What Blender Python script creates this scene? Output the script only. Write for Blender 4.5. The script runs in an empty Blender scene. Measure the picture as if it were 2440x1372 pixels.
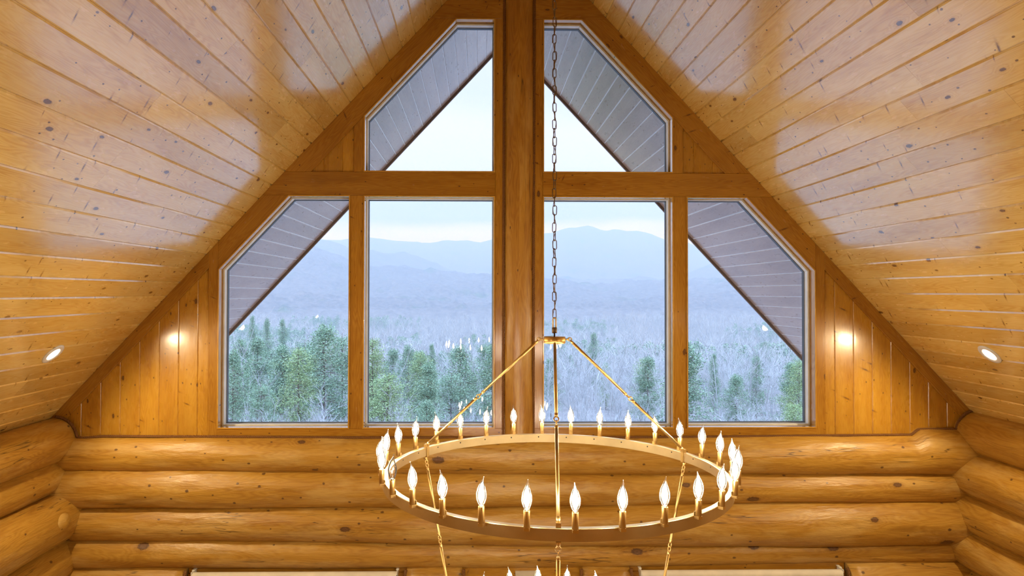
import bpy, bmesh, math, random
import numpy as np
from mathutils import Vector, Matrix, noise as mnoise

S = bpy.context.scene
COL = S.collection
R_ = random.Random(7)

# ---------------------------------------------------------------- camera
PITCH_ROWS = ((0.999876, -0.015664, 0.00182), (-0.002051, -0.014723, 0.99989), (0.015636, 0.999769, 0.014753))
CAM = Vector((-0.4097, -6.7, 5.0))
cd = bpy.data.cameras.new('camera')
cam = bpy.data.objects.new('camera', cd)
COL.objects.link(cam)
r, u, f = (Vector(a) for a in PITCH_ROWS)
cam.matrix_world = Matrix(((r.x, u.x, -f.x, CAM.x), (r.y, u.y, -f.y, CAM.y), (r.z, u.z, -f.z, CAM.z), (0, 0, 0, 1)))
cd.sensor_width = 36.0
cd.lens = 36.0 * 1595.2 / 2440
cd.shift_x = 0.0230
cd.shift_y = -0.0051
cd.clip_start, cd.clip_end = 0.05, 20000
S.camera = cam

# ---------------------------------------------------------------- colour management and sampling
S.view_settings.view_transform = 'Standard'
S.view_settings.look = 'None'
S.view_settings.gamma = 1.0
S.view_settings.use_curve_mapping = False
S.view_settings.exposure = 0.0
S.cycles.use_denoising = True
S.cycles.max_bounces = 6
S.cycles.diffuse_bounces = 3
S.cycles.glossy_bounces = 3
S.cycles.transparent_max_bounces = 12
S.cycles.use_adaptive_sampling = True
S.cycles.adaptive_threshold = 0.08
S.cycles.sample_clamp_indirect = 6.0
S.cycles.caustics_reflective = False
S.cycles.caustics_refractive = False

# light levels
SKY = 1.0              # whole sky
LAMP = 34.0            # recessed ceiling light, watts each
BULB = 255.0           # glowing filament radiance
WARM = (1.0, 0.78, 0.46)
BULB_COL = (1.0, 0.86, 0.64)

# ---------------------------------------------------------------- sky
W = bpy.data.worlds.new('sky')
S.world = W
W.use_nodes = True
nt = W.node_tree
nt.nodes.clear()


def nd(nt, typ, **kw):
    n = nt.nodes.new(typ)
    for k, v in kw.items():
        if k.startswith('i_'):
            key = k[2:]
            key = int(key) if key.isdigit() else key.replace('_', ' ')
            n.inputs[key].default_value = v
        else:
            setattr(n, k, v)
    return n


def lk(nt, a, b, ai=0, bi=0):
    nt.links.new(a.outputs[ai], b.inputs[bi])


def mth(nt, op, a, b=None, c=None):
    n = nt.nodes.new('ShaderNodeMath')
    n.operation = op
    for i, x in enumerate((a, b, c)):
        if x is None:
            continue
        if isinstance(x, (int, float)):
            n.inputs[i].default_value = x
        else:
            nt.links.new(x, n.inputs[i])
    return n.outputs[0]


def ramp(nt, fac, stops, interp='LINEAR'):
    n = nt.nodes.new('ShaderNodeValToRGB')
    n.color_ramp.interpolation = interp
    el = n.color_ramp.elements
    while len(el) > len(stops):
        el.remove(el[-1])
    while len(el) < len(stops):
        el.new(0.5)
    for e, (p, c) in zip(el, stops):
        e.position = p
        e.color = (c[0], c[1], c[2], 1) if isinstance(c, (tuple, list)) else (c, c, c, 1)
    nt.links.new(fac, n.inputs[0])
    return n.outputs[0]


def mix(nt, fac, a, b, mode='MIX'):
    n = nt.nodes.new('ShaderNodeMix')
    n.data_type = 'RGBA'
    n.blend_type = mode
    for i, x in ((0, fac), (6, a), (7, b)):
        if isinstance(x, (int, float)):
            n.inputs[i].default_value = x
        elif isinstance(x, tuple):
            n.inputs[i].default_value = (x[0], x[1], x[2], 1)
        else:
            nt.links.new(x, n.inputs[i])
    return n.outputs[2]


tc = nd(nt, 'ShaderNodeTexCoord')
sp = nd(nt, 'ShaderNodeSeparateXYZ')
lk(nt, tc, sp)
mp = nd(nt, 'ShaderNodeMapping')
mp.inputs['Scale'].default_value = (2.2, 2.2, 15.0)
lk(nt, tc, mp)
n1 = nd(nt, 'ShaderNodeTexNoise', i_Scale=1.0, i_Detail=4.0, i_Roughness=0.5, i_Distortion=0.4)
lk(nt, mp, n1)
zz = mth(nt, 'ADD', sp.outputs[2], mth(nt, 'MULTIPLY', mth(nt, 'SUBTRACT', n1.outputs[0], 0.5), 0.075))
sky_c = ramp(nt, zz, [(0.0, (1.55, 1.52, 1.48)), (0.085, (1.75, 1.68, 1.55)), (0.102, (1.35, 1.38, 1.40)), (0.118, (0.72, 0.90, 1.15)),
                      (0.15, (0.76, 0.94, 1.18)), (0.185, (1.02, 1.07, 1.18)), (0.23, (1.06, 1.08, 1.16)), (0.28, (0.84, 0.93, 1.10)),
                      (0.34, (0.86, 0.92, 1.05)), (0.46, (1.5, 1.85, 2.5)), (1.0, (3.3, 4.75, 7.8))])
bg = nd(nt, 'ShaderNodeBackground', i_Strength=SKY)
nt.links.new(sky_c, bg.inputs[0])
wo = nd(nt, 'ShaderNodeOutputWorld')
lk(nt, bg, wo)

# ---------------------------------------------------------------- key dimensions (metres; the wall of windows is the plane Y = 0)
SL, ZR = 1.0724, 8.7176            # slope and ridge height of the ceiling
AL = math.atan(SL)
CA, SA = math.cos(AL), math.sin(AL)
A1, A2, A3, A4, A5, A6 = 0.239, 1.5564, 1.6872, 2.9956, 0.6348, 2.3023
ZB, ZC, ZD, ZE, ZF, ZG = 3.645, 5.2307, 5.9706, 6.205, 6.7695, 7.7588
Y_END = -8.6
BW = 0.1905                         # board width


def cz(x):
    return ZR - SL * abs(x)


# ---------------------------------------------------------------- mesh builder
class MB:
    def __init__(self):
        self.v, self.f, self.uv, self.rn, self.mi, self.sm = [], [], [], [], [], []

    def face(self, idx, uvs, rn=0.0, mi=0, smooth=False):
        self.f.append(idx)
        self.uv.append(uvs)
        self.rn.append(rn)
        self.mi.append(mi)
        self.sm.append(smooth)

    def add(self, pts):
        n = len(self.v)
        self.v += [tuple(p) for p in pts]
        return n

    # convex polygon in a plane given by origin o and axes ex, ez; ey is the outward (front) direction
    def prism(self, poly, y0, y1, ch=0.003, ang=0.0, rn=None, frame=None, mi=0, off=None):
        rn = R_.random() if rn is None else rn
        if frame is None:
            o, ex, ez, ey = Vector((0, 0, 0)), Vector((1, 0, 0)), Vector((0, 0, 1)), Vector((0, 1, 0))
        else:
            o, ex, ez, ey = frame
        poly = ccw(poly)
        n = len(poly)
        inn = inset(poly, ch) if ch > 0 else poly
        rings = ([(inn, y0), (poly, y0 + ch)] if ch > 0 else [(poly, y0)]) + [(poly, y1)]
        ca, sa = math.cos(ang), math.sin(ang)
        ou, ov = (rn * 53.7, rn * 29.3)

        def uvf(p, y):
            return (p[0] * ca + p[1] * sa + ou, -p[0] * sa + p[1] * ca + (y - y0) + ov)
        base = []
        for pl, y in rings:
            base.append(self.add([o + ex * p[0] + ez * p[1] + ey * y for p in pl]))
        flip = ex.cross(ez).dot(ey) > 0
        def put(ids, uvs):
            if flip:
                ids, uvs = ids[::-1], uvs[::-1]
            self.face(ids, uvs, rn, mi)
        put([base[0] + i for i in range(n)], [uvf(p, y0) for p in rings[0][0]])
        for k in range(len(rings) - 1):
            (pa, ya), (pb, yb) = rings[k], rings[k + 1]
            for i in range(n):
                j = (i + 1) % n
                put([base[k] + i, base[k + 1] + i, base[k + 1] + j, base[k] + j],
                    [uvf(pa[i], ya), uvf(pb[i], yb), uvf(pb[j], yb), uvf(pa[j], ya)])
        L = len(rings) - 1
        put([base[L] + i for i in range(n - 1, -1, -1)], [uvf(p, y1) for p in reversed(rings[L][0])])

    # a frame: the band between two insets of a convex polygon
    def ring(self, poly, i0, i1, y0, y1, mi=0, ch=0.002):
        rn = R_.random()
        poly = ccw(poly)
        n = len(poly)
        a, b = inset(poly, i0), inset(poly, i1)
        a2, b2 = inset(poly, i0 + ch), inset(poly, i1 - ch)
        loops = [(a, y1), (a, y0 + ch), (a2, y0), (b2, y0), (b, y0 + ch), (b, y1)]
        bs = [self.add([(p[0], y, p[1]) for p in pl]) for pl, y in loops]
        for k in range(len(loops)):
            k2 = (k + 1) % len(loops)
            s = 0.0
            for i in range(n):
                j = (i + 1) % n
                l = math.hypot(poly[j][0] - poly[i][0], poly[j][1] - poly[i][1])
                self.face([bs[k] + i, bs[k] + j, bs[k2] + j, bs[k2] + i],
                          [(s, k * .01 + rn * 9), (s + l, k * .01 + rn * 9), (s + l, k * .01 + .01 + rn * 9), (s, k * .01 + .01 + rn * 9)], rn, mi)
                s += l

    def box(self, lo, hi, ch=0.0, rn=None, mi=0, along='x'):
        o = Vector((0, 0, 0))
        fr = (o, Vector((1, 0, 0)), Vector((0, 0, 1)), Vector((0, 1, 0)))
        self.prism([(lo[0], lo[2]), (hi[0], lo[2]), (hi[0], hi[2]), (lo[0], hi[2])], lo[1], hi[1], ch, 0 if along == 'x' else math.pi / 2, rn, fr, mi)

    # tube along a path with a radius per point
    def tube(self, pts, rad, n=8, cap=True, rn=None, mi=0, close=False, smooth=True, squash=None, twist0=0.0):
        rn = R_.random() if rn is None else rn
        pts = [Vector(p) for p in pts]
        m = len(pts)
        if not isinstance(rad, (list, tuple)):
            rad = [rad] * m
        ref = None
        rows = []
        s = 0.0
        us = []
        for i, p in enumerate(pts):
            if close:
                t = pts[(i + 1) % m] - pts[i - 1]
            else:
                t = pts[min(i + 1, m - 1)] - pts[max(i - 1, 0)]
            if t.length < 1e-9:
                t = Vector((0, 0, 1))
            t.normalize()
            if ref is None:
                ref = Vector((0, 0, 1)) if abs(t.z) < 0.9 else Vector((0, 1, 0))
            a = ref - t * ref.dot(t)
            if a.length < 1e-6:
                a = t.orthogonal()
            a.normalize()
            ref = a
            b = t.cross(a)
            row = []
            for k in range(n):
                an = 2 * math.pi * k / n + twist0
                rr = rad[i]
                row.append(p + a * math.cos(an) * rr + b * math.sin(an) * rr)
            rows.append(self.add(row))
            if i:
                s += (pts[i] - pts[i - 1]).length
            us.append(s)
        ou, ov = rn * 41.3, rn * 17.9
        cnt = m if close else m - 1
        for i in range(cnt):
            j = (i + 1) % m
            uj = us[j] if j else s + (pts[0] - pts[-1]).length
            for k in range(n):
                k2 = (k + 1) % n
                v0, v1 = k / n * 2 * math.pi * rad[i], (k + 1) / n * 2 * math.pi * rad[i]
                self.face([rows[i] + k, rows[i] + k2, rows[j] + k2, rows[j] + k],
                          [(us[i] + ou, v0 + ov), (us[i] + ou, v1 + ov), (uj + ou, v1 + ov), (uj + ou, v0 + ov)], rn, mi, smooth)
        if cap and not close:
            for i, rev in ((0, True), (m - 1, False)):
                ids = [rows[i] + k for k in range(n)]
                uvs = [(us[i] + ou + math.cos(6.283 * k / n) * rad[i], ov + math.sin(6.283 * k / n) * rad[i]) for k in range(n)]
                if rev:
                    ids, uvs = ids[::-1], uvs[::-1]
                self.face(ids, uvs, rn, mi, False)

    # surface of revolution about an axis through o; profile is (radius, height); bend shifts the axis sideways
    def lathe(self, prof, o=(0, 0, 0), ax=(0, 0, 1), n=20, rn=0.0, mi=0, smooth=True, bend=None, close=False):
        o = Vector(o)
        ax = Vector(ax).normalized()
        a = ax.orthogonal().normalized()
        b = ax.cross(a)
        rows = []
        for rr, h in prof:
            c = o + ax * h + (bend(h) if bend else Vector((0, 0, 0)))
            rows.append(self.add([c + a * math.cos(2 * math.pi * k / n) * rr + b * math.sin(2 * math.pi * k / n) * rr for k in range(n)]))
        m = len(rows)
        for i in range(m if close else m - 1):
            j = (i + 1) % m
            for k in range(n):
                k2 = (k + 1) % n
                self.face([rows[i] + k, rows[i] + k2, rows[j] + k2, rows[j] + k],
                          [(k / n, prof[i][1]), ((k + 1) / n, prof[i][1]), ((k + 1) / n, prof[j][1]), (k / n, prof[j][1])], rn, mi, smooth)
        if not close:
            for i, rev in ((0, True), (m - 1, False)):
                if prof[i][0] > 1e-5:
                    ids = [rows[i] + k for k in range(n)]
                    if rev:
                        ids = ids[::-1]
                    self.face(ids, [(0, 0)] * n, rn, mi, False)

    def build(self, name, mats, parent=None, loc=None, recalc=False):
        me = bpy.data.meshes.new(name)
        me.from_pydata(self.v, [], self.f)
        if not isinstance(mats, (list, tuple)):
            mats = [mats]
        for m in mats:
            me.materials.append(m)
        uvl = me.uv_layers.new(name='uv')
        flat = [c for fu in self.uv for q in fu for c in q]
        uvl.data.foreach_set('uv', flat)
        at = me.attributes.new('rnd', 'FLOAT', 'FACE')
        at.data.foreach_set('value', self.rn)
        me.polygons.foreach_set('material_index', self.mi)
        me.polygons.foreach_set('use_smooth', self.sm)
        if recalc:
            bm = bmesh.new()
            bm.from_mesh(me)
            bmesh.ops.recalc_face_normals(bm, faces=bm.faces)
            bm.to_mesh(me)
            bm.free()
        me.update()
        o = bpy.data.objects.new(name, me)
        COL.objects.link(o)
        if parent is not None:
            o.parent = parent
        if loc is not None:
            o.location = loc
        return o


def ccw(p):
    a = sum(p[i][0] * p[(i + 1) % len(p)][1] - p[(i + 1) % len(p)][0] * p[i][1] for i in range(len(p)))
    return list(p) if a > 0 else list(p)[::-1]


def inset(p, d):
    n = len(p)
    out = []
    for i in range(n):
        a, b, c = p[i - 1], p[i], p[(i + 1) % n]
        d1 = (b[0] - a[0], b[1] - a[1])
        d2 = (c[0] - b[0], c[1] - b[1])
        l1, l2 = math.hypot(*d1) or 1, math.hypot(*d2) or 1
        n1 = (-d1[1] / l1, d1[0] / l1)
        n2 = (-d2[1] / l2, d2[0] / l2)
        k = 1 + n1[0] * n2[0] + n1[1] * n2[1]
        out.append((b[0] + (n1[0] + n2[0]) / k * d, b[1] + (n1[1] + n2[1]) / k * d))
    return out


def tag(o, label=None, cat=None, group=None, kind=None):
    if label:
        o['label'] = label
    if cat:
        o['category'] = cat
    if group:
        o['group'] = group
    if kind:
        o['kind'] = kind
    return o


def empty(name, loc=(0, 0, 0), parent=None):
    o = bpy.data.objects.new(name, None)
    COL.objects.link(o)
    o.location = loc
    o.empty_display_size = 0.1
    if parent:
        o.parent = parent
    return o


def copy_tree(o, parent=None):
    c = o.copy()
    COL.objects.link(c)
    c.parent = parent
    for ch in o.children:
        copy_tree(ch, c)
    return c


# ---------------------------------------------------------------- materials
def base_mat(name):
    m = bpy.data.materials.new(name)
    m.use_nodes = True
    t = m.node_tree
    t.nodes.clear()
    out = nd(t, 'ShaderNodeOutputMaterial')
    return m, t, out


def plain(name, col, rough=0.5, metal=0.0, coat=0.0, bump=0.0, bscale=200.0, spec=0.5):
    m, t, out = base_mat(name)
    p = nd(t, 'ShaderNodeBsdfPrincipled')
    tcn = nd(t, 'ShaderNodeTexCoord')
    nz = nd(t, 'ShaderNodeTexNoise', i_Scale=9.0, i_Detail=3.0)
    t.links.new(tcn.outputs['Object'], nz.inputs[0])
    c = mix(t, 1.0, (col[0], col[1], col[2]), ramp(t, nz.outputs[0], [(0.3, 0.9), (0.7, 1.05)]), 'MULTIPLY')
    t.links.new(c, p.inputs['Base Color'])
    p.inputs['Roughness'].default_value = rough
    p.inputs['Metallic'].default_value = metal
    p.inputs['Coat Weight'].default_value = coat
    p.inputs['Specular IOR Level'].default_value = spec
    if bump:
        n2 = nd(t, 'ShaderNodeTexNoise', i_Scale=bscale, i_Detail=2.0)
        t.links.new(tcn.outputs['Object'], n2.inputs[0])
        b = nd(t, 'ShaderNodeBump', i_Strength=bump, i_Distance=0.002)
        t.links.new(n2.outputs[0], b.inputs['Height'])
        t.links.new(b.outputs[0], p.inputs['Normal'])
    lk(t, p, out)
    return m


def wood(name, light, mid, dark, rough=0.24, coat=0.6, knots=1.0, knot_scale=(2.4, 5.2), log=False, wav=0.35, tint=0.22, ior=1.5, streak=1.0, coat_ior=1.55):
    m, t, out = base_mat(name)
    p = nd(t, 'ShaderNodeBsdfPrincipled')
    uvn = nd(t, 'ShaderNodeUVMap', uv_map='uv')
    at = nd(t, 'ShaderNodeAttribute', attribute_name='rnd')

    def mapped(sx, sy, off=0.0, rot=0.0):
        mm = nd(t, 'ShaderNodeMapping')
        src = uvn
        if rot:
            src = nd(t, 'ShaderNodeMapping')
            src.inputs['Rotation'].default_value = (0, 0, rot)
            lk(t, uvn, src)
        mm.inputs['Scale'].default_value = (sx, sy, 1)
        mm.inputs['Location'].default_value = (off, off * 0.37, 0)
        lk(t, src, mm)
        return mm

    def noise2(sx, sy, det=3.0, off=0.0, ro=0.55, dist=0.0):
        n = nd(t, 'ShaderNodeTexNoise', i_Scale=1.0, i_Detail=det, i_Roughness=ro, i_Distortion=dist)
        n.noise_dimensions = '2D'
        lk(t, mapped(sx, sy, off), n)
        return n.outputs[0]

    def cells(sx, sy, off, r0, r1, prob, rot=0.0):
        v = nd(t, 'ShaderNodeTexVoronoi', i_Scale=1.0)
        v.voronoi_dimensions = '2D'
        lk(t, mapped(sx, sy, off, rot), v)
        cs = nd(t, 'ShaderNodeSeparateColor')
        t.links.new(v.outputs['Color'], cs.inputs[0])
        on = mth(t, 'LESS_THAN', cs.outputs[0], prob)
        size = mth(t, 'MULTIPLY_ADD', cs.outputs[1], r1 - r0, r0)
        d = mth(t, 'DIVIDE', v.outputs['Distance'], size)
        # wobble the outline
        d = mth(t, 'ADD', d, mth(t, 'MULTIPLY', mth(t, 'SUBTRACT', noise2(60, 60, 2.0, off), 0.5), 0.6))
        return d, on

    kd, kon = cells(knot_scale[0], knot_scale[1], 3.1, 0.035, 0.085 if not log else 0.11, 0.24 * knots)
    pd, pon = cells(knot_scale[0] * 3.1, knot_scale[1] * 2.3, 17.7, 0.05, 0.10, 0.24 * knots)
    sd, son = cells(12.5, 2.2, 41.3, 0.05, 0.15, 0.26 * streak, 0.42)
    warp = mth(t, 'MULTIPLY', kon, mth(t, 'MAXIMUM', mth(t, 'SUBTRACT', 1.0, mth(t, 'MULTIPLY', kd, 0.28)), 0.0))
    g1 = noise2(0.8, 9.0 if not log else 5.0, 2.0, 7.0)
    ring_in = mth(t, 'ADD', mth(t, 'MULTIPLY', g1, 16.0), mth(t, 'MULTIPLY', warp, 3.2))
    rings = mth(t, 'MULTIPLY_ADD', mth(t, 'SINE', mth(t, 'MULTIPLY', ring_in, 6.283)), 0.5, 0.5)
    fib = noise2(3.0, 150.0, 3.0, 11.0, 0.6)
    broad = noise2(0.9, 6.0, 3.0, 23.0)
    val = mth(t, 'ADD', mth(t, 'MULTIPLY', rings, 0.16), mth(t, 'ADD', mth(t, 'MULTIPLY', fib, 0.30), mth(t, 'MULTIPLY', broad, 0.62)))
    col = ramp(t, val, [(0.33, light), (0.55, mid), (0.80, dark)])
    # each board its own tone
    tn = ramp(t, at.outputs['Fac'], [(0.0, (1 - tint, 1 - tint * 1.15, 1 - tint * 1.4)), (0.5, (1, 1, 1)), (1.0, (1 + tint * .55, 1 + tint * .7, 1 + tint * .8))])
    wn = nd(t, 'ShaderNodeTexWhiteNoise')
    wn.noise_dimensions = '1D'
    t.links.new(at.outputs['Fac'], wn.inputs['W'])
    tn = ramp(t, wn.outputs[0], [(0.0, (1 - tint, 1 - tint * 1.15, 1 - tint * 1.4)), (0.5, (1, 1, 1)), (1.0, (1 + tint * .4, 1 + tint * .55, 1 + tint * .65))])
    col = mix(t, 1.0, col, tn, 'MULTIPLY')
    if log:
        pale = ramp(t, noise2(1.1, 5.0, 5.0, 71.0, 0.62), [(0.50, 0.0), (0.64, 1.0)])
        col = mix(t, mth(t, 'MULTIPLY', pale, 0.6), col, (light[0] * 1.12, light[1] * 1.3, light[2] * 2.4))
        dk = ramp(t, noise2(1.6, 9.0, 5.0, 91.0, 0.65), [(0.55, 0.0), (0.70, 1.0)])
        col = mix(t, mth(t, 'MULTIPLY', dk, 0.28), col, (dark[0] * .6, dark[1] * .6, dark[2] * .6))
        # drying cracks along the log
        cr = noise2(0.35, 7.0, 4.0, 33.0, 0.5)
        crack = ramp(t, mth(t, 'ABSOLUTE', mth(t, 'SUBTRACT', cr, 0.5)), [(0.0, 1.0), (0.008, 0.0)])
        cmask = ramp(t, noise2(0.5, 3.0, 1.0, 55.0), [(0.52, 0.0), (0.58, 1.0)])
        col = mix(t, mth(t, 'MULTIPLY', mth(t, 'MULTIPLY', crack, cmask), 0.85), col, (0.05, 0.02, 0.006))
    kcol = (0.085, 0.035, 0.014)
    halo = ramp(t, kd, [(0.0, 1.0), (1.0, 0.75), (1.9, 0.0)])
    halo_f = mth(t, 'MULTIPLY', mth(t, 'MULTIPLY', nodeval(t, kd, 0.9, 2.2), kon), 0.35)
    col = mix(t, halo_f, col, (dark[0] * .8, dark[1] * .75, dark[2] * .7))
    col = mix(t, mth(t, 'MULTIPLY', mth(t, 'MULTIPLY', nodeval(t, kd, 0.75, 1.15), kon), 0.9), col, kcol)
    col = mix(t, mth(t, 'MULTIPLY', mth(t, 'MULTIPLY', mth(t, 'SUBTRACT', nodeval(t, kd, 0.35, 0.7), nodeval(t, kd, 0.0, 0.35)), kon), 0.45), col, (0.22, 0.10, 0.045))
    col = mix(t, mth(t, 'MULTIPLY', mth(t, 'MULTIPLY', nodeval(t, pd, 0.5, 1.1), pon), 0.85), col, kcol)
    col = mix(t, mth(t, 'MULTIPLY', mth(t, 'MULTIPLY', nodeval(t, sd, 0.1, 1.5), son), 0.6), col, (dark[0] * .6, dark[1] * .5, dark[2] * .45))
    col = mix(t, mth(t, 'MULTIPLY', mth(t, 'MULTIPLY', nodeval(t, sd, 0.1, 0.75), son), 0.75), col, kcol)
    t.links.new(col, p.inputs['Base Color'])
    rg = mth(t, 'MULTIPLY_ADD', noise2(4, 14, 3.0, 61.0), 0.14, rough - 0.07)
    t.links.new(rg, p.inputs['Roughness'])
    p.inputs['IOR'].default_value = ior
    p.inputs['Coat Weight'].default_value = coat
    p.inputs['Coat Roughness'].default_value = max(0.06, rough * 0.55)
    p.inputs['Coat IOR'].default_value = coat_ior
    # gentle cupping, fibres and tool marks
    hb = mth(t, 'ADD', mth(t, 'MULTIPLY', noise2(1.3 if not log else 3.5, 5.0 if not log else 16.0, 3.0 if not log else 5.0, 81.0), wav * 4.0), mth(t, 'MULTIPLY', fib, 0.12 if not log else 0.3))
    b = nd(t, 'ShaderNodeBump', i_Strength=0.42, i_Distance=0.0035 if not log else 0.006)
    t.links.new(hb, b.inputs['Height'])
    t.links.new(b.outputs[0], p.inputs['Normal'])
    t.links.new(b.outputs[0], p.inputs['Coat Normal'])
    lk(t, p, out)
    return m


def nodeval(t, d, a, b):
    """1 below a, falling to 0 at b."""
    n = t.nodes.new('ShaderNodeMapRange')
    n.interpolation_type = 'SMOOTHSTEP'
    t.links.new(d, n.inputs[0])
    n.inputs[1].default_value = a
    n.inputs[2].default_value = b
    n.inputs[3].default_value = 1.0
    n.inputs[4].default_value = 0.0
    return n.outputs[0]


M = {}
M['ceil'] = wood('ceiling_pine', (0.87, 0.66, 0.25), (0.8, 0.555, 0.175), (0.63, 0.37, 0.085), rough=0.25, coat=1.0, knots=1.0, wav=0.22, tint=0.2, coat_ior=2.35, streak=1.2)
M['panel'] = wood('panel_pine', (0.56, 0.305, 0.038), (0.49, 0.245, 0.025), (0.37, 0.155, 0.013), rough=0.28, coat=0.5, knots=0.9, wav=0.25, tint=0.16)
M['trim'] = wood('trim_pine', (0.47, 0.235, 0.029), (0.39, 0.18, 0.02), (0.28, 0.112, 0.01), rough=0.24, coat=0.5, knots=0.55, wav=0.2, tint=0.12, streak=0.5)
M['stop'] = wood('stop_pine', (0.64, 0.38, 0.075), (0.56, 0.31, 0.05), (0.43, 0.2, 0.02), rough=0.2, coat=0.7, knots=0.3, wav=0.1, tint=0.08, streak=0.2)
M['log'] = wood('log_pine', (0.53, 0.3, 0.053), (0.455, 0.24, 0.036), (0.33, 0.145, 0.018), rough=0.40, coat=0.22, knots=1.3, knot_scale=(1.5, 2.6), log=True, wav=1.1, tint=0.12, streak=0.0, coat_ior=1.5)
M['post'] = wood('post_pine', (0.5, 0.26, 0.036), (0.425, 0.2, 0.025), (0.31, 0.12, 0.012), rough=0.36, coat=0.25, knots=0.4, knot_scale=(1.5, 4.0), log=True, wav=0.6, tint=0.05, streak=0.0)
M['floor'] = wood('floor_oak', (0.66, 0.52, 0.36), (0.58, 0.44, 0.29), (0.45, 0.31, 0.18), rough=0.3, coat=0.4, knots=0.5, wav=0.15)
M['soffit'] = wood('soffit_stain', (0.52, 0.35, 0.27), (0.45, 0.29, 0.22), (0.35, 0.21, 0.16), rough=0.3, coat=0.8, knots=0.12, wav=0.1, tint=0.07, streak=0.0, coat_ior=1.7)
M['groove'] = plain('pale_groove', (0.85, 0.85, 0.86), 0.35, coat=0.6)
M['fascia'] = plain('fascia_stain', (0.16, 0.115, 0.10), 0.5)
M['rope'] = plain('rope_jute', (0.20, 0.085, 0.022), 0.75, bump=0.6, bscale=900)
M['vinyl'] = plain('white_vinyl', (0.80, 0.82, 0.82), 0.3)
M['gasket'] = plain('grey_gasket', (0.10, 0.12, 0.15), 0.5)
M['white'] = plain('white_paint', (0.82, 0.82, 0.80), 0.4)
M['shade'] = plain('shade_fabric', (0.80, 0.76, 0.68), 0.7, bump=0.2, bscale=700)
M['black'] = plain('black_plastic', (0.02, 0.02, 0.02), 0.4)
M['brass'] = plain('satin_brass', (0.74, 0.52, 0.20), 0.34, metal=1.0)
M['ringm'] = plain('ring_brass', (0.66, 0.52, 0.29), 0.36, metal=1.0)
M['bronze'] = plain('dark_chain', (0.20, 0.15, 0.10), 0.35, metal=1.0)
M['steel'] = plain('screw_steel', (0.75, 0.72, 0.66), 0.25, metal=1.0)
M['hole'] = plain('hole_black', (0.015, 0.012, 0.01), 0.8)
M['wire'] = plain('cord_brown', (0.16, 0.08, 0.035), 0.5)


def glass_mat(name, ior=1.5, tint=(1, 1, 1), extra=1.0, film=0.0):
    m, t, out = base_mat(name)
    fr = nd(t, 'ShaderNodeFresnel', i_IOR=ior)
    fac = mth(t, 'MINIMUM', mth(t, 'MULTIPLY', fr.outputs[0], extra), 1.0)
    tr = nd(t, 'ShaderNodeBsdfTransparent')
    tr.inputs[0].default_value = (*tint, 1)
    gl = nd(t, 'ShaderNodeBsdfGlossy', i_Roughness=0.0)
    gl.inputs[0].default_value = (1, 1, 1, 1)
    mx = nd(t, 'ShaderNodeMixShader')
    t.links.new(fac, mx.inputs[0])
    lk(t, tr, mx, 0, 1)
    lk(t, gl, mx, 0, 2)
    if film:
        tl = nd(t, 'ShaderNodeBsdfTranslucent')
        tl.inputs[0].default_value = (1, 1, 1, 1)
        m2 = nd(t, 'ShaderNodeMixShader')
        lw_ = nd(t, 'ShaderNodeLayerWeight', i_Blend=0.5)
        t.links.new(mth(t, 'MULTIPLY_ADD', mth(t, 'POWER', lw_.outputs['Facing'], 4.0), film * 8, film), m2.inputs[0])
        lk(t, mx, m2, 0, 1)
        lk(t, tl, m2, 0, 2)
        mx = m2
    lk(t, mx, out)
    return m


M['glass'] = glass_mat('window_glass', 1.45, (0.985, 0.995, 1.0), 1.0)
M['bulbglass'] = glass_mat('bulb_glass', 1.45, (0.99, 0.98, 0.97), 1.2, 0.006)


def glow(name, col, s):
    m, t, out = base_mat(name)
    e = nd(t, 'ShaderNodeEmission', i_Strength=s)
    e.inputs[0].default_value = (*col, 1)
    lk(t, e, out)
    return m


M['filament'] = glow('filament_glow', BULB_COL, BULB)
M['lens'] = glow('lens_glow', (1.0, 0.80, 0.52), 9.0)

# ---------------------------------------------------------------- room shell: ceiling, roof, soffit
def slope_frame(sg):
    ex = Vector((sg * CA, 0, -SA))            # down the slope from the ridge
    ez = Vector((0, 1, 0))                    # along the room
    ey = Vector((sg * SA, 0, CA))             # outward, away from the room
    return (Vector((0, 0, ZR)), ex, ez, ey)


def slope_boards(sg, t_off, y_lo, y_hi, th, ch, pieces=True, tmax=6.98, gap=0.0012):
    mb = MB()
    fr = slope_frame(sg)
    k = 0
    t0 = t_off - BW if t_off > 0 else 0.0
    while t0 < tmax:
        a, b = max(t0, 0.0), min(t0 + BW, tmax)
        y = y_lo - R_.uniform(0, 2.0)
        while y < y_hi:
            y2 = y + (R_.uniform(1.6, 3.9) if pieces else 99)
            if y_hi - y2 < 0.5:
                y2 = y_hi
            lo, hi = max(y, y_lo), min(y2, y_hi)
            if hi - lo > 0.02 and b - a > 0.02:
                e = 0.0004
                board(mb, fr, a, b, lo + e, hi - e, th, ch, gap)
            y = y2
        t0 += BW
    return mb


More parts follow.
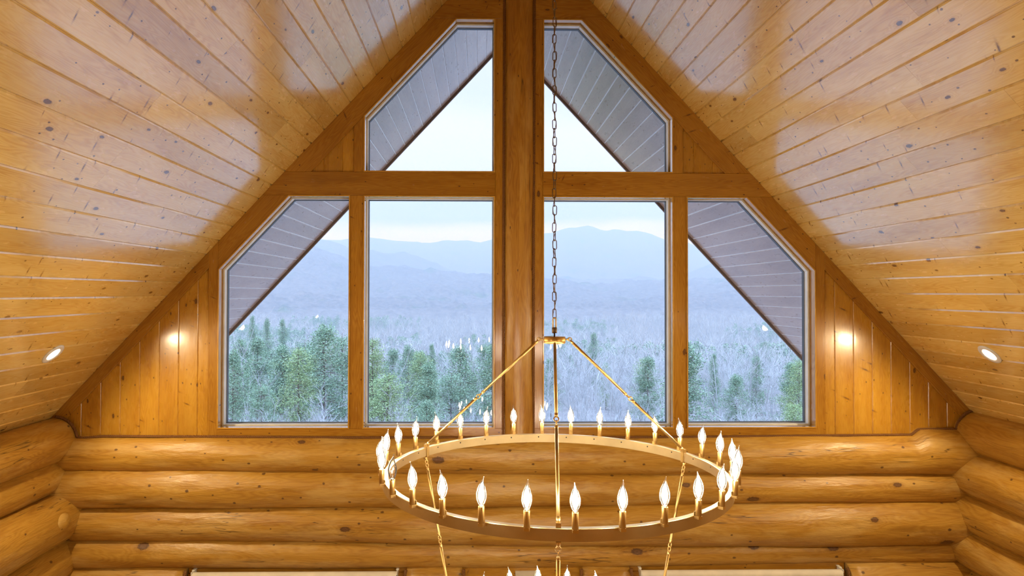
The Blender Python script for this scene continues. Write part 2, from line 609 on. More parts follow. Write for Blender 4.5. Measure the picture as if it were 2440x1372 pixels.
def board(mb, fr, a, b, lo, hi, th, ch, gap=0.0012):
    """A board with its two long edges chamfered towards the room, grain along the length."""
    o, ex, ez, ey = fr
    rn = R_.random()
    ou, ov = rn * 53.7, rn * 29.3
    a_, b_ = a + gap / 2, b - gap / 2
    sec = [(a_, th), (a_, ch), (a_ + ch, 0), (b_ - ch, 0), (b_, ch), (b_, th)]
    i0 = mb.add([o + ex * s + ez * lo + ey * h for s, h in sec])
    i1 = mb.add([o + ex * s + ez * hi + ey * h for s, h in sec])
    n = len(sec)
    flip = ex.cross(ez).dot(ey) < 0
    for i in range(n):
        j = (i + 1) % n
        va, vb = sec[i][0] + sec[i][1], sec[j][0] + sec[j][1]
        ids = [i0 + i, i1 + i, i1 + j, i0 + j]
        uvs = [(lo + ou, va + ov), (hi + ou, va + ov), (hi + ou, vb + ov), (lo + ou, vb + ov)]
        if flip:
            ids, uvs = ids[::-1], uvs[::-1]
        mb.face(ids, uvs, rn)
    for st, rev in ((i0, False), (i1, True)):
        ids = [st + i for i in range(n)]
        if rev != flip:
            ids = ids[::-1]
        mb.face(ids, [(ou, ov)] * n, rn)


for sg, off in ((-1, 0.0), (1, 0.135)):
    o = slope_boards(sg, off, Y_END, 0.02, 0.02, 0.0085).build('ceiling', M['ceil'], recalc=True)
    tag(o, 'sloping varnished knotty pine board ceiling ' + ('west' if sg < 0 else 'east') + ' of the ridge', 'ceiling', kind='structure')
    if sg < 0:
        o['label'] = 'sloping knotty pine ceiling falling to the left of the post'
    else:
        o['label'] = 'sloping knotty pine ceiling falling to the right of the post'
    s = slope_boards(sg, off + 0.06, 0.27, 3.04, 0.02, 0.004, pieces=False, tmax=7.4, gap=0.012).build('trim_%d' % (1 if sg < 0 else 2), M['soffit'], recalc=True)
    tag(s, 'grey brown board soffit of the eave outside, falling to the ' + ('left' if sg < 0 else 'right'), 'soffit', kind='structure')
    gb = MB()
    o_, ex, ez, ey = slope_frame(sg)
    gb.prism([(0.0, 0.27), (7.4, 0.27), (7.4, 3.04), (0.0, 3.04)], 0.0045, 0.018, 0, 0, None, (o_, ex, ez, ey))
    g_ = gb.build('groove_strip', M['groove'], s, recalc=True)
    g_['label'] = 'pale strip showing in the board joints'
    fb = MB()
    fb.prism([(0.0, 3.04), (7.45, 3.04), (7.45, 3.075), (0.0, 3.075)], -0.035, 0.22, 0.004, 0, None, (o_, ex, ez, ey))
    s = fb.build('trim_%d' % (3 if sg < 0 else 4), M['fascia'], recalc=True)
    tag(s, 'dark brown fascia board edging the eave outside, ' + ('left slope' if sg < 0 else 'right slope'), 'fascia', kind='structure')
    rb = MB()
    rb.prism([(-0.25, Y_END - .1), (7.45, Y_END - .1), (7.45, 3.04), (-0.25, 3.04)], 0.03, 0.2, 0, 0, None, (o_, ex, ez, ey))
    s = rb.build('roof', M['fascia'], recalc=True)
    tag(s, 'roof deck above the pine ceiling boards, ' + ('left slope' if sg < 0 else 'right slope'), 'roof', kind='structure')

# floor and the wall behind the viewer
fb = MB()
x = -4.9
while x < 4.9:
    fb.box((x, Y_END, -0.03), (x + 0.14, 0.3, 0.0), 0.002, along='x')
    x += 0.1402
tag(fb.build('floor', M['floor'], recalc=True), 'oak plank floor far below the window wall', 'floor', kind='structure')
wb = MB()
x = -4.95
while x < 4.9:
    wb.prism([(x, 0), (x + BW, 0), (x + BW, max(0.1, cz(x + BW))), (x, max(0.1, cz(x)))], Y_END - 0.02, Y_END - 0.2, 0.005, math.pi / 2)
    x += BW
tag(wb.build('wall_front', M['panel'], recalc=True), 'pine gable wall facing the windows', 'wall', kind='structure')

# ---------------------------------------------------------------- logs
def fbm(x, y, z=0.0, o=3):
    return mnoise.fractal(Vector((x, y, z)), 1.0, 2.0, o)


def log_mesh(mb, p0, p1, r0, r1, seed, rz=None, n=40, step=0.11, cy=None, shape=None):
    """A peeled log from p0 to p1: radius swings a little along its length and around it."""
    p0, p1 = Vector(p0), Vector(p1)
    ax = p1 - p0
    L = ax.length
    d = ax.normalized()
    up = Vector((0, 0, 1)) if abs(d.z) < 0.9 else Vector((0, -1, 0))
    a = (up - d * up.dot(d)).normalized()
    b = d.cross(a)
    m = max(4, int(L / step))
    rn = (seed * 0.6180339) % 1.0
    ou, ov = rn * 53.7, rn * 29.3
    rows = []
    for i in range(m + 1):
        s = i / m
        c = p0 + ax * s
        r = r0 + (r1 - r0) * s
        c = c + a * (0.012 * fbm(s * L * 0.35, seed * 3.7)) + b * (0.010 * fbm(s * L * 0.35, seed * 5.1 + 9))
        dz, kr = (0.0, 1.0) if shape is None else shape(s)
        c = c + a * dz
        row = []
        for k in range(n):
            an = 2 * math.pi * k / n
            rr = r * kr * (1 + 0.065 * fbm(s * L * 0.9 + 3, math.cos(an) * .8 + seed * 7.3, math.sin(an) * .8, 4))
            row.append(c + a * math.cos(an) * rr + b * math.sin(an) * rr)
        rows.append(mb.add(row))
    for i in range(m):
        for k in range(n):
            k2 = (k + 1) % n
            v0, v1 = k / n * 6.283 * r0, (k + 1) / n * 6.283 * r0
            u0, u1 = i / m * L, (i + 1) / m * L
            mb.face([rows[i] + k, rows[i] + k2, rows[i + 1] + k2, rows[i + 1] + k],
                    [(u0 + ou, v0 + ov), (u0 + ou, v1 + ov), (u1 + ou, v1 + ov), (u1 + ou, v0 + ov)], rn, 0, True)
    for i, rev in ((0, True), (m, False)):
        ids = [rows[i] + k for k in range(n)]
        mb.face(ids[::-1] if rev else ids, [(ou, ov)] * n, rn)


wall_back = empty('wall_back')
tag(wall_back, 'gable wall of stacked pine logs below pine panelling and windows', 'wall', kind='structure')
# seams between the four gable logs, left / middle / right
zl = [3.571, 3.250, 2.869, 2.553, 2.279]
zm = [3.556, 3.202, 2.871, 2.499, 2.273]
zr_ = [3.571, 3.194, 2.907, 2.478, 2.300]
LY = 0.055
names = ['topmost log of the gable wall, directly under the windows', 'second log down in the gable wall', 'third log down in the gable wall', 'lowest full log of the gable wall, above the door heads']
for i in range(4):
    cl, cm, cr = (zl[i] + zl[i + 1]) / 2, (zm[i] + zm[i + 1]) / 2, (zr_[i] + zr_[i + 1]) / 2
    hl, hm, hr = (zl[i] - zl[i + 1]) / 2, (zm[i] - zm[i + 1]) / 2, (zr_[i] - zr_[i + 1]) / 2
    ov = 0.020
    r0 = hm + ov

    def shape(s, cl=cl, cm=cm, cr=cr, hl=hl, hm=hm, hr=hr, ov=ov, i=i):
        x = -4.6 + 9.2 * s
        if x < 0:
            q = min(1.0, -x / 3.04)
            c, h = cm + (cl - cm) * q, hm + (hl - hm) * q
        else:
            q = min(1.0, x / 3.2)
            c, h = cm + (cr - cm) * q, hm + (hr - hm) * q
        if i == 0 and x > 3.96:
            h += 0.03 * min(1, (x - 3.96) / 0.08)
            c += 0.03 * min(1, (x - 3.96) / 0.08)
        dz = c - cm
        if i == 0:
            dz -= 0.012
        return dz, (h + ov) / (hm + ov)
    mb = MB()
    log_mesh(mb, (-4.6, LY, cm), (4.6, LY, cm), r0, r0, 11 + i * 5, shape=shape, n=48, step=0.08)
    o = mb.build('log', M['log'], wall_back)
    o['label'] = names[i]
# short log ends between the door heads, just entering the view
for x0, x1, zc, rr, sd in ((-4.6, -3.27, 2.09, 0.21, 41), (-1.105, -0.56, 2.10, 0.20, 47), (0.63, 1.10, 2.10, 0.20, 53), (3.28, 4.6, 2.11, 0.21, 59)):
    mb = MB()
    log_mesh(mb, (x0, LY, zc), (x1, LY, zc), rr, rr, sd, n=40)
    mb.build('log', M['log'], wall_back)
# plain lower wall, below the view
lw = MB()
for x0, x1 in ((-4.7, -3.27), (-1.105, -0.56), (0.63, 1.10), (3.28, 4.7)):
    lw.box((x0, 0.0, 0.0), (x1, 0.25, 1.95), 0.004)
lw.box((-4.8, 0.12, 2.25), (4.8, 0.24, 3.60), 0.0)
lw.build('lower_wall', M['log'], wall_back, recalc=True)
lw = MB()
for q in range(12):
    lw.box((-0.60, 0.0, 0.19 * q), (0.67, 0.12, 0.19 * (q + 1)), 0.004)
o = lw.build('planking', M['panel'], wall_back, recalc=True)
o['label'] = 'horizontal pine planks between the two short log ends'

side_z = {-1: [(3.545, 0.215), (3.20, 0.195), (2.81, 0.245), (2.375, 0.22), (1.98, 0.22)],
          1: [(3.60, 0.218), (3.20, 0.232), (2.815, 0.20), (2.465, 0.205), (2.06, 0.22)]}
side_x = {-1: [4.585, 4.635, 4.53, 4.56, 4.60], 1: [4.632, 4.585, 4.56, 4.545, 4.60]}
ordn = ['topmost', 'second', 'third', 'fourth', 'fifth']
for sg, side in ((-1, 'left'), (1, 'right')):
    w = empty('wall_' + side)
    tag(w, 'side wall of stacked pine logs running back from the %s corner' % side, 'wall', kind='structure')
    for i, (z, rr) in enumerate(side_z[sg]):
        mb = MB()
        log_mesh(mb, (sg * side_x[sg][i], 0.3, z), (sg * (side_x[sg][i] + 0.02), Y_END, z + 0.01), rr, rr * 0.98, 71 + i * 7 + (sg > 0) * 40, n=44, step=0.1)
        o = mb.build('log', M['log'], w)
        o['label'] = ordn[i] + ' log from the top in the %s side wall' % side
        if sg < 0 and i == 2:
            mb = MB()
            prof = [(0.0, 0.055), (0.03, 0.053), (0.055, 0.044), (0.072, 0.028), (0.084, 0.008), (0.10, -0.02), (0.12, -0.06)]
            mb.lathe(prof[::-1], ax=(1, 0, 0.15), n=28, rn=0.37)
            mb.v = [(a, b_ * 1.5, c) for a, b_, c in mb.v]
            st = mb.build('branch_stub', M['log'], o, (-4.325, -0.32, 2.84))
            st['label'] = 'rounded stub of a cut branch'
    lw = MB()
    lw.box((min(sg * 4.5, sg * 4.8), Y_END, 0), (max(sg * 4.5, sg * 4.8), 0.3, 1.9))
    lw.box((min(sg * 4.66, sg * 4.9), Y_END, 1.8), (max(sg * 4.66, sg * 4.9), 0.3, 3.75))
    lw.build('lower_wall', M['log'], w, recalc=True)

# ---------------------------------------------------------------- gable trim boards and panelling
RK = 0.279            # height of the wide rake board
RL = 0.164            # height of the narrow rake trim further down
TD = 0.25
tn = [10]


def trim(name_label, poly, y0=0.0, y1=TD, ang=0.0, ch=0.003, cat='trim'):
    mb = MB()
    mb.prism(poly, y0, y1, ch, ang)
    o = mb.build('trim_%d' % tn[0], M['trim'], recalc=True)
    tn[0] += 1
    return tag(o, name_label, cat, kind='structure')


trim('pine sill board running under all four lower windows', [(-3.0, 3.50), (3.0, 3.50), (3.0, ZB), (-3.0, ZB)], 0.0, TD)
for sg, side in ((-1, 'left'), (1, 'right')):
    X = lambda *a: [(sg * px, pz) for px, pz in a]
    trim('pine mullion between the two lower windows %s of the post' % side, X((A2, ZB), (A3, ZB), (A3, ZD), (A2, ZD)), 0.0, TD, math.pi / 2)
    trim('pine jamb board beside the post, %s side' % side, X((0.10, ZB), (A1, ZB), (A1, ZG), (0.10, ZG)), 0.0, TD, math.pi / 2)
    xd, xe = (ZR - ZD) / SL, (ZR - ZE) / SL
    trim('wide pine crossbeam board above the lower windows, %s of the post' % side, X((A1, ZD), (xd, ZD), (xe, ZE), (A1, ZE)), -0.004, TD, 0.0)
    trim('pine board standing beside the upper window, %s of the post' % side, X((A2, ZE), (1.655, ZE), (1.655, cz(1.655) - RK), (A2, ZF)), 0.0, TD, math.pi / 2)
    dirn = math.atan2(-SL * sg * sg, sg)
    trim('wide sloping pine board under the ceiling beside the upper window, %s of the post' % side,
         X((xe, ZE), (xe - RK / SL, ZE), (A5, ZG), ((ZR - ZG) / SL, ZG)), -0.002, TD, dirn)
    trim('wide sloping pine board under the ceiling above the outer window, %s of the post' % side,
         X((xd, ZD), (A6, ZD), (A4, ZC), (A4, cz(A4))), -0.002, TD, dirn)
    trim('upright pine board between outer window and panelling, %s of the post' % side,
         X((A4, 3.50), (3.09, 3.50), (3.09, cz(3.09)), (A4, cz(A4))), 0.0, TD, math.pi / 2)
    trim('narrow sloping pine trim over the panelling at the ceiling, %s of the post' % side,
         X((3.09, cz(3.09)), (3.09, cz(3.09) - RL), (4.75, cz(4.75) - RL), (4.75, cz(4.75))), 0.0, 0.05, dirn)
    trim('pine header board over the upper window, %s of the post' % side,
         X((0.10, ZG), ((ZR - ZG) / SL, ZG), (0.46, cz(0.46)), (0.10, cz(0.46))), -0.002, TD, 0.0)
    trim('pine board at the very peak of the gable, %s of the post' % side,
         X((0.0, cz(0.46)), (0.46, cz(0.46)), (0.0, ZR)), 0.004, TD, 0.0)
    pb = MB()
    x = 3.09
    seams = [3.09] + [3.198 + BW * k for k in range(9)]
    for a, b in zip(seams[:-1], seams[1:]):
        pb.prism(X((a, 3.45), (b, 3.45), (b, max(3.46, cz(b) - 0.05)), (a, cz(a) - 0.05)), 0.022, 0.2, 0.0065, math.pi / 2)
    seams = [1.655, 1.77, 1.96, 2.15, 2.34]
    for a, b in zip(seams[:-1], seams[1:]):
        pb.prism(X((a, ZE - .02), (b, ZE - .02), (b, max(ZE - .01, cz(b) - RK + .03)), (a, cz(a) - RK + 0.03)), 0.022, 0.2, 0.004, math.pi / 2)
    o = pb.build('panelling', M['panel'], wall_back, recalc=True)
    o['label'] = 'vertical tongue and groove pine panelling, %s of the windows' % side

# ---------------------------------------------------------------- windows
def window(num, poly, label):
    w = empty('window_%d' % num)
    tag(w, label, 'window', kind='structure')
    mb = MB()
    mb.ring(poly, 0.0, 0.013, -0.010, 0.055)
    mb.build('wood_stop', M['stop'], w, recalc=True)
    mb = MB()
    mb.ring(poly, 0.0, 0.020, 0.125, 0.245, ch=0.003)
    mb.build('vinyl_frame', M['vinyl'], w, recalc=True)['label'] = 'white vinyl frame'
    mb = MB()
    mb.ring(poly, 0.012, 0.026, 0.19, 0.236, ch=0.001)
    mb.build('gasket', M['gasket'], w, recalc=True)
    mb = MB()
    q = inset(ccw(poly), 0.014)
    i0 = mb.add([(p[0], 0.212, p[1]) for p in q])
    mb.face(list(range(i0, i0 + len(q))), [(p[0], p[1]) for p in q])
    mb.build('pane', M['glass'], w)
    return w


mir = lambda p: [(-a, b) for a, b in p]
outer = [(A3, ZB), (A4, ZB), (A4, ZC), (A6, ZD), (A3, ZD)]
inner = [(A1, ZB), (A2, ZB), (A2, ZD), (A1, ZD)]
upper = [(A1, ZE), (A2, ZE), (A2, ZF), (A5, ZG), (A1, ZG)]
window(1, mir(outer), 'clipped corner lower window at the far left of the gable')
window(2, mir(inner), 'tall rectangular lower window just left of the post')
window(3, inner, 'tall rectangular lower window just right of the post')
window(4, outer, 'clipped corner lower window at the far right of the gable')
window(5, mir(upper), 'pentagonal upper window left of the post')
window(6, upper, 'pentagonal upper window right of the post')
# glazed doors below the view: they let the daylight in
for k, (x0, x1) in enumerate(((-3.20, -1.17), (1.17, 3.21))):
    d = empty('door_%d' % (k + 1))
    tag(d, ('glazed door opening under the left roller shade', 'glazed door opening under the right roller shade')[k], 'door', kind='structure')
    mb = MB()
    mb.ring([(x0 - 0.06, 0.0), (x1 + 0.06, 0.0), (x1 + 0.06, 2.225), (x0 - 0.06, 2.225)], 0.0, 0.09, -0.02, 0.15)
    mb.box((x0 - 0.06, 0.0, 2.19), (x1 + 0.06, 0.15, 2.30), 0.002)
    mb.build('door_frame', M['trim'], d, recalc=True)
    mb = MB()
    i0 = mb.add([(x0, 0.1, 0.02), (x1, 0.1, 0.02), (x1, 0.1, 2.15), (x0, 0.1, 2.15)])
    mb.face([i0, i0 + 1, i0 + 2, i0 + 3], [(0, 0)] * 4)
    mb.build('pane', M['glass'], d)

# ---------------------------------------------------------------- roller shades at the door heads
def roller_shade(x0, x1, label):
    t = empty('roller_shade', ((x0 + x1) / 2, -0.085, 2.225))
    tag(t, label, 'roller shade', 'roller shades over the doors')
    h = (x1 - x0) / 2
    mb = MB()
    mb.lathe([(0.0, -h), (0.041, -h), (0.042, -h + .004), (0.042, h - .004), (0.041, h), (0.0, h)], ax=(1, 0, 0), n=32)
    mb.build('fabric_roll', M['shade'], t)
    for s in (-1, 1):
        mb = MB()
        mb.box((s * (h + 0.004) - 0.004, -0.03, -0.03), (s * (h + 0.004) + 0.004, 0.10, 0.05), 0.001)
        mb.box((s * (h + 0.004) - 0.013, 0.02, 0.045), (s * (h + 0.004) + 0.013, 0.10, 0.054), 0.001)
        mb.build('bracket', M['white'], t, recalc=True)
    mb = MB()
    mb.lathe([(0.0, 0), (0.036, 0), (0.036, 0.006), (0.0, 0.006)], o=(h, 0, 0), ax=(1, 0, 0), n=24)
    mb.build('end_cap', M['black'], t)
    mb = MB()
    mb.box((-h + .01, 0.034, -0.30), (h - .01, 0.040, 0.0))
    mb.box((-h + .01, 0.030, -0.325), (h - .01, 0.044, -0.30), 0.003)
    mb.build('fabric_drop', M['shade'], t, recalc=True)
    return t


roller_shade(-3.185, -1.20, 'cream roller shade over the door left of the chandelier')['group'] = 'roller shades'
roller_shade(1.205, 3.195, 'cream roller shade over the door right of the chandelier')['group'] = 'roller shades'
vp = empty('vent_panel', (0.075, -0.15, 2.13))
tag(vp, 'white slotted panel on the planks behind the lower bulbs', 'vent')
mb = MB()
mb.box((-0.108, -0.0, -0.12), (0.108, 0.17, 0.105), 0.004)
mb.build('housing', M['white'], vp, recalc=True)
mb = MB()
mb.box((-0.095, -0.004, 0.045), (0.06, 0.002, 0.049))
mb.box((-0.095, -0.004, 0.0), (0.06, 0.002, 0.004))
mb.build('slot', M['gasket'], vp, recalc=True)
# ---------------------------------------------------------------- post and ropes
mb = MB()
log_mesh(mb, (0, 0.085, 3.50), (0.004, 0.085, 8.46), 0.164, 0.160, 131, n=48, step=0.1)
o = mb.build('log_post', M['post'])
tag(o, 'thick upright pine log post in the middle of the window wall', 'post')


def rope(path, label, rr=0.0075, pitch=0.062, step=0.009):
    """Three strand twisted rope laid along a polyline."""
    pts = [Vector(p) for p in path]
    dens = []
    for a, b in zip(pts[:-1], pts[1:]):
        n = max(1, int((b - a).length / step))
        for i in range(n):
            dens.append(a + (b - a) * (i / n))
    dens.append(pts[-1])
    mb = MB()
    for s in range(3):
        line = []
        dist = 0.0
        for i, p in enumerate(dens):
            t = (dens[min(i + 1, len(dens) - 1)] - dens[max(i - 1, 0)]).normalized()
            up = Vector((0, -1, 0))
            a = (up - t * up.dot(t)).normalized()
            b = t.cross(a)
            if i:
                dist += (dens[i] - dens[i - 1]).length
            an = dist / pitch * 2 * math.pi + s * 2.0944
            line.append(p + a * math.cos(an) * rr + b * math.sin(an) * rr)
        mb.tube(line, rr * 1.08, 5, rn=0.3)
    o = mb.build('rope', M['rope'])
    tag(o, label, 'rope')
    return o


rope([(-0.1555, -0.002, 3.585), (-0.153, -0.002, 6.0), (-0.147, -0.002, 8.5)], 'brown twisted rope down the left edge of the log post')
rope([(0.145, -0.002, 3.585), (0.148, -0.002, 6.0), (0.155, -0.002, 8.5)], 'brown twisted rope down the right edge of the log post')
arcL = [(-4.585 + 0.225 * math.sin(a), -0.012, 3.545 + 0.225 * math.cos(a)) for a in [0.05, .25, .45, .65, .85, 1.05, 1.25, 1.45]]
arcR = [(4.632 - 0.228 * math.sin(a), -0.012, 3.60 + 0.228 * math.cos(a)) for a in [1.45, 1.25, 1.05, .85, .65, .45, .25, .05]]
rope(arcL + [(-4.30, -0.014, 3.56), (-4.1, -0.014, 3.578), (-3.0, -0.016, 3.572), (-1.5, -0.016, 3.560), (0, -0.016, 3.558), (1.6, -0.016, 3.560), (3.0, -0.016, 3.572),
             (3.95, -0.014, 3.580), (4.02, -0.014, 3.632), (4.36, -0.014, 3.638)] + arcR, 'brown twisted rope lying along the top log under the windows', rr=0.0072)
for k, (x, lab) in enumerate(((-3.265, 'short upright rope at the outer edge of the left roller shade'), (-1.115, 'short upright rope at the inner edge of the left roller shade'),
                              (-0.545, 'short upright rope left of the white vent panel'), (0.615, 'short upright rope right of the white vent panel'),
                              (1.11, 'short upright rope at the inner edge of the right roller shade'), (3.27, 'short upright rope at the outer edge of the right roller shade'))):
    rope([(x, -0.135, 1.7), (x, -0.125, 2.0), (x, -0.085, 2.235), (x, -0.06, 2.27)], lab, rr=0.009, pitch=0.07)

# ---------------------------------------------------------------- recessed ceiling lights
def recessed_proto():
    t = empty('recessed_light')
    mb = MB()
    # local frame: z points into the room
    mb.lathe([(0.098, -0.004), (0.100, 0.002), (0.096, 0.007), (0.066, 0.009), (0.060, 0.004), (0.058, 0.0)], n=40)
    mb.build('trim_ring', M['white'], t)['label'] = 'white trim ring'
    mb = MB()
    mb.lathe([(0.0, 0.005), (0.060, 0.004), (0.060, 0.001), (0.0, 0.001)], n=32)
    mb.build('lens', M['lens'], t)['label'] = 'glowing lens'
    ld = bpy.data.lights.new('lamp', 'SPOT')
    ld.energy = LAMP * 4
    ld.color = WARM
    ld.spot_size = math.radians(166)
    ld.spot_blend = 0.5
    ld.shadow_soft_size = 0.04
    lo = bpy.data.objects.new('lamp', ld)
    COL.objects.link(lo)
    lo.parent = t
    lo.location = (0, 0, 0.012)
    lo.rotation_euler = (math.pi, 0, 0)
    return t


proto = recessed_proto()
first = True
for row, y in enumerate((-1.06, -2.95, -7.6)):
    for sg in (-1, 1):
        t = proto if first else copy_tree(proto)
        first = False
        x = sg * 3.948
        nin = Vector((-sg * SA, 0, -CA))
        t.location = Vector((x, y, cz(x))) + nin * 0.001
        t.rotation_euler = nin.to_track_quat('Z', 'Y').to_euler()
        side = 'left' if sg < 0 else 'right'
        lab = ('glowing round recessed light low on the %s ceiling slope near the window wall' % side,
               'round recessed light, second from the window wall on the %s slope' % side,
               'round recessed light, farthest from the window wall on the %s slope' % side)[row]
        tag(t, lab, 'light', 'recessed ceiling lights')

# ---------------------------------------------------------------- chandelier
CX, CY = -0.015, -3.25
ch = empty('chandelier', (CX, CY, 4.09))
tag(ch, 'large two tier brass ring chandelier with flame tip candle bulbs, hung on a chain', 'chandelier')
TOP_RO, TOP_RI, TOP_Z1, TOP_Z0 = 0.872, 0.845, 0.002, -0.046       # heights relative to the chandelier's origin
LOW_RO, LOW_RI, LOW_Z1, LOW_Z0 = 0.666, 0.640, -0.946, -0.994


def ring_band(ro, ri, z1, z0, name):
    mb = MB()
    mb.lathe([(ri, z0), (ri, z1), (ri + .002, z1 + .002), (ro - .002, z1 + .002), (ro, z1), (ro, z0), (ro - .003, z0 - .001), (ri + .003, z0 - .001)], n=160, close=True)
    o = mb.build(name, M['ringm'], ch, recalc=True)
    for p in o.data.polygons:
        p.use_smooth = True
    try:
        o.data.set_sharp_from_angle(angle=math.radians(30))
    except Exception:
        pass
    return o


big = ring_band(TOP_RO, TOP_RI, TOP_Z1, TOP_Z0, 'ring')
big['label'] = 'large upper brass ring'
low = ring_band(LOW_RO, LOW_RI, LOW_Z1, LOW_Z0, 'ring')
low['label'] = 'smaller lower brass ring'

# screw holes on the inside of the upper ring
for k in range(30):
    a = 3.641 + 2 * math.pi * k / 30 + 0.03
    mb = MB()
    mb.lathe([(0.0, 0), (0.0042, 0), (0.0042, 0.0012), (0, 0.0012)], o=((TOP_RI + 0.0006) * math.cos(a), (TOP_RI + 0.0006) * math.sin(a), -0.012), ax=(-math.cos(a), -math.sin(a), 0), n=10)
    mb.build('screw_hole', M['hole'], big)

bulb_prof = [(0.0075, -0.004), (0.0085, 0.0), (0.0094, 0.005), (0.0132, 0.012), (0.0178, 0.023), (0.0204, 0.036), (0.0208, 0.044), (0.0198, 0.055), (0.0168, 0.067),
             (0.0124, 0.079), (0.0080, 0.089), (0.0046, 0.098), (0.0028, 0.105), (0.0020, 0.111), (0.0006, 0.116)]
fil_prof = [(0.0, 0.008), (0.0046, 0.014), (0.0082, 0.024), (0.0112, 0.036), (0.0116, 0.046), (0.0098, 0.058), (0.0064, 0.070), (0.0030, 0.081), (0.0, 0.089)]


def candle(ang, ro, z_top, bend_dir, lit=True, proto=None):
    """Socket on a bracket outside the ring, with its bulb and filament; z_top is the socket's upper end."""
    rs = ro + 0.0140
    loc = (rs * math.cos(ang), rs * math.sin(ang), z_top)
    if proto is not None:
        c = copy_tree(proto, ch)
        c.location = loc
        c.rotation_euler = (0, 0, ang)
        for k in c.children:
            if k.name.startswith(('bulb', 'filament')):
                k.rotation_euler = (0, 0, bend_dir - ang)
        return c
    mb = MB()
    mb.lathe([(0.0, -0.066), (0.0115, -0.066), (0.0128, -0.064), (0.0128, -0.002), (0.0120, 0.0), (0.0105, 0.0), (0.0100, -0.006), (0.0, -0.006)], n=24)
    c = mb.build('candle_socket', M['brass'], ch)
    c.location = loc
    c.rotation_euler = (0, 0, ang)
    mb = MB()
    mb.lathe([(0.0, -0.004), (0.0082, -0.004), (0.0086, 0.001), (0.0080, 0.004), (0.0, 0.004)], n=16)
    mb.build('screw_base', M['steel'], c)
    mb = MB()
    mb.box((-0.016, -0.011, -0.078), (0.010, 0.011, -0.066), 0.001)
    mb.box((-0.0165, -0.009, -0.078), (-0.0135, 0.009, -0.050), 0.0005)
    mb.build('bracket', M['brass'], c, recalc=True)
    mb = MB()
    bend = lambda h: Vector((0.010 * max(0.0, (h - 0.055) / 0.06) ** 2.2, 0, 0))
    mb.lathe(bulb_prof, n=24, bend=bend)
    b = mb.build('bulb', M['bulbglass'], c)
    mb = MB()
    mb.lathe(fil_prof if lit else [(0.0, 0.004), (0.003, 0.006), (0.0022, 0.03), (0.0012, 0.05), (0.0, 0.052)], n=14)
    fl = mb.build('filament', M['filament'] if lit else M['steel'], c)
    for k in (b, fl):
        k.rotation_euler = (0, 0, bend_dir - ang)
    if not lit:
        c['label'] = 'socket with an unlit bulb'
    return c


lit0 = None
for k in range(30):
    a = 3.641 + 2 * math.pi * k / 30
    bd = R_.uniform(0, 6.283)
    zt = 0.071 + R_.uniform(-0.002, 0.002)
    if k == 0:
        candle(a, TOP_RO, zt, bd, lit=False)
    elif lit0 is None:
        lit0 = candle(a, TOP_RO, zt, bd)
    else:
        candle(a, TOP_RO, zt, bd, proto=lit0)
for k in range(24):
    a = math.radians(84.4 - 30 + 7.5) + 2 * math.pi * k / 24
    candle(a, LOW_RO, -0.876, R_.uniform(0, 6.283), proto=lit0)

# hub, rods, couplings
HZ = 4.757 - 4.09
mb = MB()
mb.lathe([(0.0, -0.0175), (0.054, -0.0175), (0.057, -0.0145), (0.057, 0.0145), (0.054, 0.0175), (0.0, 0.0175)], o=(0, 0, HZ), n=40)
hub = mb.build('hub', M['brass'], ch, recalc=True)
mb = MB()
mb.lathe([(0.0, 0.0), (0.004, 0.0), (0.004, 0.018), (0.012, 0.018), (0.013, 0.021), (0.013, 0.044), (0.011, 0.048), (0.0, 0.048)], o=(0, 0, HZ + 0.017), n=20)
mb.build('swivel', M['bronze'], ch)


def coil(mb, p, d, side, s=1.0):
    """A pair of linked eye hooks: two small loops with collars."""
    d = Vector(d).normalized()
    a = Vector(side)
    a = (a - d * a.dot(d)).normalized()
    b = d.cross(a)
    for q, (c0, e1) in enumerate(((-0.011, a), (0.011, b))):
        c = p + d * c0 * s
        mb.tube([c + d * math.cos(t) * 0.013 * s + e1 * math.sin(t) * 0.011 * s for t in [i / 14 * 6.283 for i in range(14)]], 0.0030 * s, 7, close=True)
    for sgn in (-1, 1):
        mb.tube([p + d * sgn * 0.024 * s, p + d * sgn * 0.030 * s, p + d * sgn * 0.036 * s, p + d * sgn * 0.044 * s], [0.0060 * s, 0.0085 * s, 0.0085 * s, 0.0072 * s], 12)


